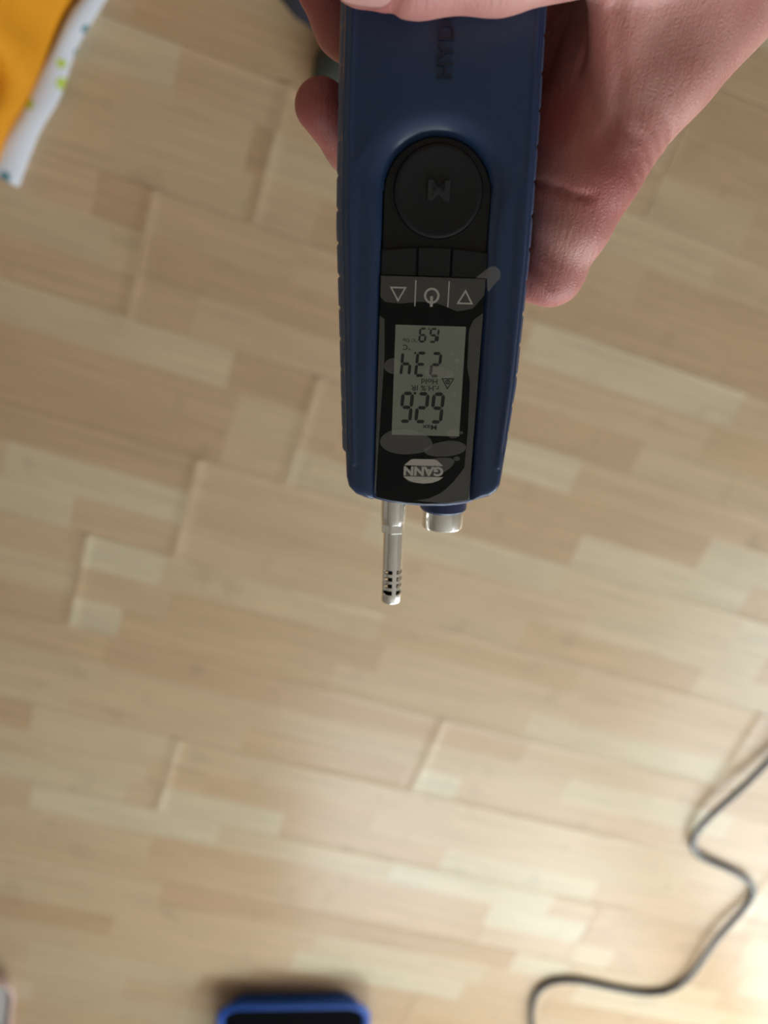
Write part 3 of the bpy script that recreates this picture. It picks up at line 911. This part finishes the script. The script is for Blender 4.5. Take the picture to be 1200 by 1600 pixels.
for a, b in zip(edge, edge[1:] + edge[:1]): F.append((a, b, nn + b, nn + a))
me = mesh('thumbnail', [(x * MM, y * MM, z * MM) for x, y, z in V], F)
bm = bmesh.new(); bm.from_mesh(me); bmesh.ops.recalc_face_normals(bm, faces=bm.faces); bm.to_mesh(me); bm.free()
nail = link('thumbnail', me, M_nail, person); nail.matrix_parent_inverse = Matrix.Translation((0.0, 0.25, 0)) @ DEV

D3 = lambda p: DEV @ (Vector(p) * MM)
sl = catmull([D3((186, 192, -40)), D3((205, 211, -42)), D3((250, 255, -48)), D3((330, 335, -70)), D3((345, 352, -40)), D3((330, 400, 90)), D3((310, 430, 220))], 6)
rr = [0.034 + 0.018 * min(1, i / 18) + 0.0015 * math.sin(i * 1.9) for i in range(len(sl))]
sleeve = tube('sleeve', sl, rr, M_sleeve, person, n=24)
sleeve.matrix_parent_inverse = Matrix.Translation((0.0, 0.25, 0))

def leg(x, toe):
    pts = catmull([(x + 0.045, -0.243, 0.045), (x + 0.02, -0.26, 0.2), (x + 0.005, -0.235, 0.46), (x + 0.005, -0.27, 0.62), (x - 0.005, -0.30, 0.85)], 6)
    rr = [0.102 - 0.002 * math.sin(i * 1.3) - 0.012 * min(1, i / 6) for i in range(len(pts))]
    t = tube('trouser_leg', pts, rr, M_jeans, person, n=24)
    f = Field((-75, -330, 0), (75, 20, 130), 3.0)
    f.cone((0, -250, 34), (4, -150, 38), 34, 40, 0); f.cone((4, -150, 38), (6, -60, 28), 40, 27, 10)
    f.cone((22, -62, 22), (20, -28, 20), 22, 19, 14); f.cone((-20, -66, 20), (-18, -44, 17), 20, 16, 14)
    f.cone((0, -225, 40), (0, -215, 130), 38, 40, 16)
    Zs = f.ax[2][None, None, :]
    f.F = np.maximum(f.F, 1.5 - Zs)
    V, Q = surface_nets(f.F, f.lo, 3.0)
    s = link('sock', np_mesh('sock', V * MM, Q), M_sock, person)
    for o in (t, s): o.matrix_parent_inverse = Matrix.Translation((0.0, 0.25, 0))
    s.location = (x, toe, 0)
leg(0.037, -0.055)
leg(-0.2, -0.10)

# ------------------------------------------------------------------ things on the floor
# orange cloth with a white hem
def hem_mat():
    M = bpy.data.materials.new('dotted_white_cotton'); M.use_nodes = True; nt = M.node_tree; p = nt.nodes['Principled BSDF']; L = nt.links.new
    tc = nt.nodes.new('ShaderNodeTexCoord')
    v = nt.nodes.new('ShaderNodeTexVoronoi'); v.inputs['Scale'].default_value = 26; v.inputs['Randomness'].default_value = 0.8
    L(tc.outputs['Object'], v.inputs['Vector'])
    lt_ = nt.nodes.new('ShaderNodeMath'); lt_.operation = 'LESS_THAN'; lt_.inputs[1].default_value = 0.22; L(v.outputs['Distance'], lt_.inputs[0])
    sx = nt.nodes.new('ShaderNodeSeparateColor'); L(v.outputs['Color'], sx.inputs[0])
    rp = nt.nodes.new('ShaderNodeValToRGB'); rp.color_ramp.interpolation = 'CONSTANT'
    rp.color_ramp.elements[0].color = lin(196, 214, 96); rp.color_ramp.elements[1].position = 0.6; rp.color_ramp.elements[1].color = lin(78, 130, 148)
    L(sx.outputs[0], rp.inputs[0])
    mx = nt.nodes.new('ShaderNodeMix'); mx.data_type = 'RGBA'; mx.inputs[6].default_value = lin(226, 228, 238)
    L(lt_.outputs[0], mx.inputs[0]); L(rp.outputs[0], mx.inputs[7]); L(mx.outputs[2], p.inputs['Base Color'])
    p.inputs['Roughness'].default_value = 0.9
    return M
M_hem = hem_mat()
M_orange = mat('orange_cotton', lin(238, 158, 20), 0.85, noise=0.08, nscale=60, bump=0.4, bscale=900)
cloth = empty('orange_cloth', (0.432, 0.161, 0))
tag(cloth, 'orange cloth with a white dotted hem lying in a heap on the floor', 'cloth')
E_ = Vector((-0.254, -0.967, 0)); P_ = Vector((0.967, -0.254, 0))
def cl(s, t, z): 
    q = E_ * s + P_ * t; return (q.x, q.y, z)
def edge_shift(s): return 0.006 * math.sin(s * 14) + 0.004 * math.sin(s * 31 + 1) + 0.05 * max(0, s - 0.3)
def height(s, t):
    z = 0.02 + 0.30 * (1 - math.exp(-((max(t, 0)) / 0.17)))
    z += 0.026 * math.sin(t * 62 + 2.5 * math.sin(s * 7)) * min(1, t / 0.05) + 0.012 * math.sin((t * 30 + s * 26))
    z += 0.05 * math.exp(-((s - 0.13 - t * 0.6) / 0.03) ** 2) * min(1, t / 0.04)
    z *= min(1.0, 0.25 + max(0, s + 0.005) / 0.05)
    return max(z, 0.012)
V, F = [], []; ns, nt_ = 70, 44
for i in range(ns + 1):
    s = -0.004 + 0.62 * i / ns
    for j in range(nt_ + 1):
        far = 0.46 + 0.05 * math.sin(s * 9 + 1) + 0.02 * math.sin(s * 23)
        t = 0.028 + far * (j / nt_) ** 1.2 + edge_shift(s)
        dfar = min(far + 0.028 + edge_shift(s) - t, (0.616 - s) * 1.0)
        z = height(s, t - 0.02); f_ = min(1.0, max(0.0, dfar) / 0.13)
        z = 0.012 + (z - 0.012) * math.sin(f_ * math.pi / 2)
        sw = s + (0.03 * math.sin(t * 11) - 0.02) * max(0, (s - 0.35) / 0.27)
        V.append(cl(sw, t, z))
for i in range(ns):
    for j in range(nt_):
        a = i * (nt_ + 1) + j; F.append((a, a + nt_ + 1, a + nt_ + 2, a + 1))
edge = [i * (nt_ + 1) for i in range(ns + 1)] + [ns * (nt_ + 1) + j for j in range(1, nt_ + 1)] + [i * (nt_ + 1) + nt_ for i in range(ns - 1, -1, -1)] + list(range(nt_ - 1, 0, -1))
b0 = len(V)
for k_ in edge: V.append((V[k_][0], V[k_][1], 0.002))
for k_ in range(len(edge)):
    F.append((edge[k_], edge[(k_ + 1) % len(edge)], b0 + (k_ + 1) % len(edge), b0 + k_))
F.append(tuple(b0 + k_ for k_ in range(len(edge))))
me = mesh('orange_panel', V, F); bm = bmesh.new(); bm.from_mesh(me); bmesh.ops.recalc_face_normals(bm, faces=bm.faces); bm.to_mesh(me); bm.free()
link('orange_panel', me, M_orange, cloth)
V, F = [], []; nh = 16
for i in range(ns + 1):
    s = -0.012 + 0.628 * i / ns
    wd = 0.036 - 0.017 * min(1, i / ns * 2.2)
    for j in range(nh):
        a = 2 * math.pi * j / nh
        t = edge_shift(s) + wd * 0.5 + math.cos(a) * wd * 0.55 * (1 + 0.08 * math.sin(s * 60))
        z = 0.013 + 0.011 * math.sin(a) * (1 + 0.25 * math.sin(s * 37)) + 0.004 * (math.cos(a))
        V.append(cl(s, t, max(0.0015, z)))
for i in range(ns):
    for j in range(nh):
        F.append((i * nh + j, i * nh + (j + 1) % nh, (i + 1) * nh + (j + 1) % nh, (i + 1) * nh + j))
F.append(tuple(range(nh))); F.append(tuple(ns * nh + j for j in range(nh)))
me = mesh('white_hem', V, F); bm = bmesh.new(); bm.from_mesh(me); bmesh.ops.recalc_face_normals(bm, faces=bm.faces); bm.to_mesh(me); bm.free()
hm = link('white_hem', me, M_hem, cloth); hm['label'] = 'white hem with lime and teal dots'

# open tubs
def tub(name, wx, wy, hgt, cr, taper, rim, M_out, M_in, M_rim, loc, rz):
    root = empty(name, loc); root.rotation_euler.z = rz
    def ringp(ix, z):
        return [(x, y, z) for x, y in rrect(-wx / 2 + ix, -wy / 2 + ix, wx / 2 - ix, wy / 2 - ix, max(0.008, cr - ix * 0.5), 8)]
    def shell(nm, prof, material, closed, par=root):
        V, F = [], []
        for ix, z in prof: V += ringp(ix, z)
        n = len(V) // len(prof)
        m_ = len(prof)
        for i in range(m_ if closed else m_ - 1):
            for k_ in range(n):
                a, b = i * n, ((i + 1) % m_) * n
                F.append((a + k_, a + (k_ + 1) % n, b + (k_ + 1) % n, b + k_))
        if not closed:
            F.append(tuple(range(n))); F.append(tuple((m_ - 1) * n + k_ for k_ in range(n)))
        me = mesh(nm, V, F); bm = bmesh.new(); bm.from_mesh(me); bmesh.ops.recalc_face_normals(bm, faces=bm.faces); bm.to_mesh(me); bm.free()
        return link(nm, me, material, par)
    shell('body', [(rim + taper, 0.001), (rim + taper - 0.004, 0.004), (rim, hgt - 0.008), (rim + 0.003, hgt - 0.008), (rim + taper + 0.003, 0.008)], M_out, False)
    shell('lining', [(rim + 0.0032, hgt - 0.010), (rim + 0.0042, hgt - 0.010), (rim + taper + 0.0045, 0.0095), (rim + taper + 0.0035, 0.0085)], M_in, False)
    shell('rim', [(rim * 0.25, hgt - 0.014), (0, hgt - 0.008), (rim * 0.25, hgt - 0.002), (rim * 0.7, hgt), (rim * 1.1, hgt - 0.003), (rim * 1.1, hgt - 0.010), (rim * 0.6, hgt - 0.009)], M_rim, True)
    return root
M_tubblue = mat('blue_tub_plastic', lin(8, 76, 170), 0.4)
M_tubdark = mat('black_tub_lining', lin(8, 8, 11), 0.9, spec=0.05)
M_pink = mat('pale_pink_plastic', lin(206, 176, 166), 0.45)
M_whitep = mat('white_plastic', lin(224, 222, 224), 0.45)
t_ = tub('storage_tub', 0.355, 0.26, 0.055, 0.05, 0.02, 0.014, M_tubblue, M_tubdark, M_tubblue, (-0.446, 1.826, 0.001), math.radians(196))
tag(t_, 'shallow blue plastic tub with black inside standing on the floor', 'tub')
t_ = tub('washing_basin', 0.36, 0.30, 0.05, 0.05, 0.02, 0.010, M_pink, M_whitep, M_pink, (0.362, 1.958, 0.001), math.radians(4))
tag(t_, 'pale pink shallow basin with white inside at the floor corner', 'basin')

# cable
CORD = [(-1.19, 0.60, 0.006), (-1.17, 0.70, 0.009), (-1.156, 0.79, 0.012), (-1.14, 0.838, 0.016), (-1.123, 0.875, 0.02), (-1.108, 0.913, 0.022), (-1.094, 0.969, 0.018), (-1.095, 1.007, 0.012), (-1.106, 1.042, 0.007), (-1.124, 1.064, 0.005), (-1.151, 1.076, 0.005), (-1.191, 1.08, 0.005), (-1.249, 1.088, 0.005), (-1.294, 1.102, 0.005), (-1.321, 1.123, 0.005), (-1.327, 1.147, 0.006), (-1.325, 1.179, 0.009), (-1.305, 1.228, 0.013), (-1.295, 1.272, 0.015), (-1.298, 1.332, 0.014), (-1.31, 1.393, 0.01), (-1.31, 1.445, 0.006), (-1.292, 1.487, 0.005), (-1.262, 1.507, 0.005), (-1.219, 1.515, 0.005), (-1.162, 1.514, 0.005), (-1.103, 1.511, 0.005), (-1.045, 1.506, 0.005), (-1.004, 1.515, 0.005), (-0.975, 1.536, 0.005), (-0.963, 1.574, 0.005), (-0.972, 1.617, 0.005), (-1.003, 1.689, 0.005), (-1.06, 1.80, 0.005), (-1.16, 1.90, 0.005)]
M_cord = mat('grey_cable_sheath', lin(84, 84, 86), 0.22, spec=0.6)
sm = []
P = [Vector(p) for p in CORD]
for _ in range(2):
    P = [P[0]] + [(P[i - 1] + P[i] * 2 + P[i + 1]) / 4 for i in range(1, len(P) - 1)] + [P[-1]]
CR = 0.0068
cord = tube('power_cable', [Vector((p.x, p.y, p.z + 0.003)) for p in catmull(P, 5)], CR, M_cord, None, n=12)
tag(cord, 'dark grey cable winding across the pale wooden floor', 'cable')
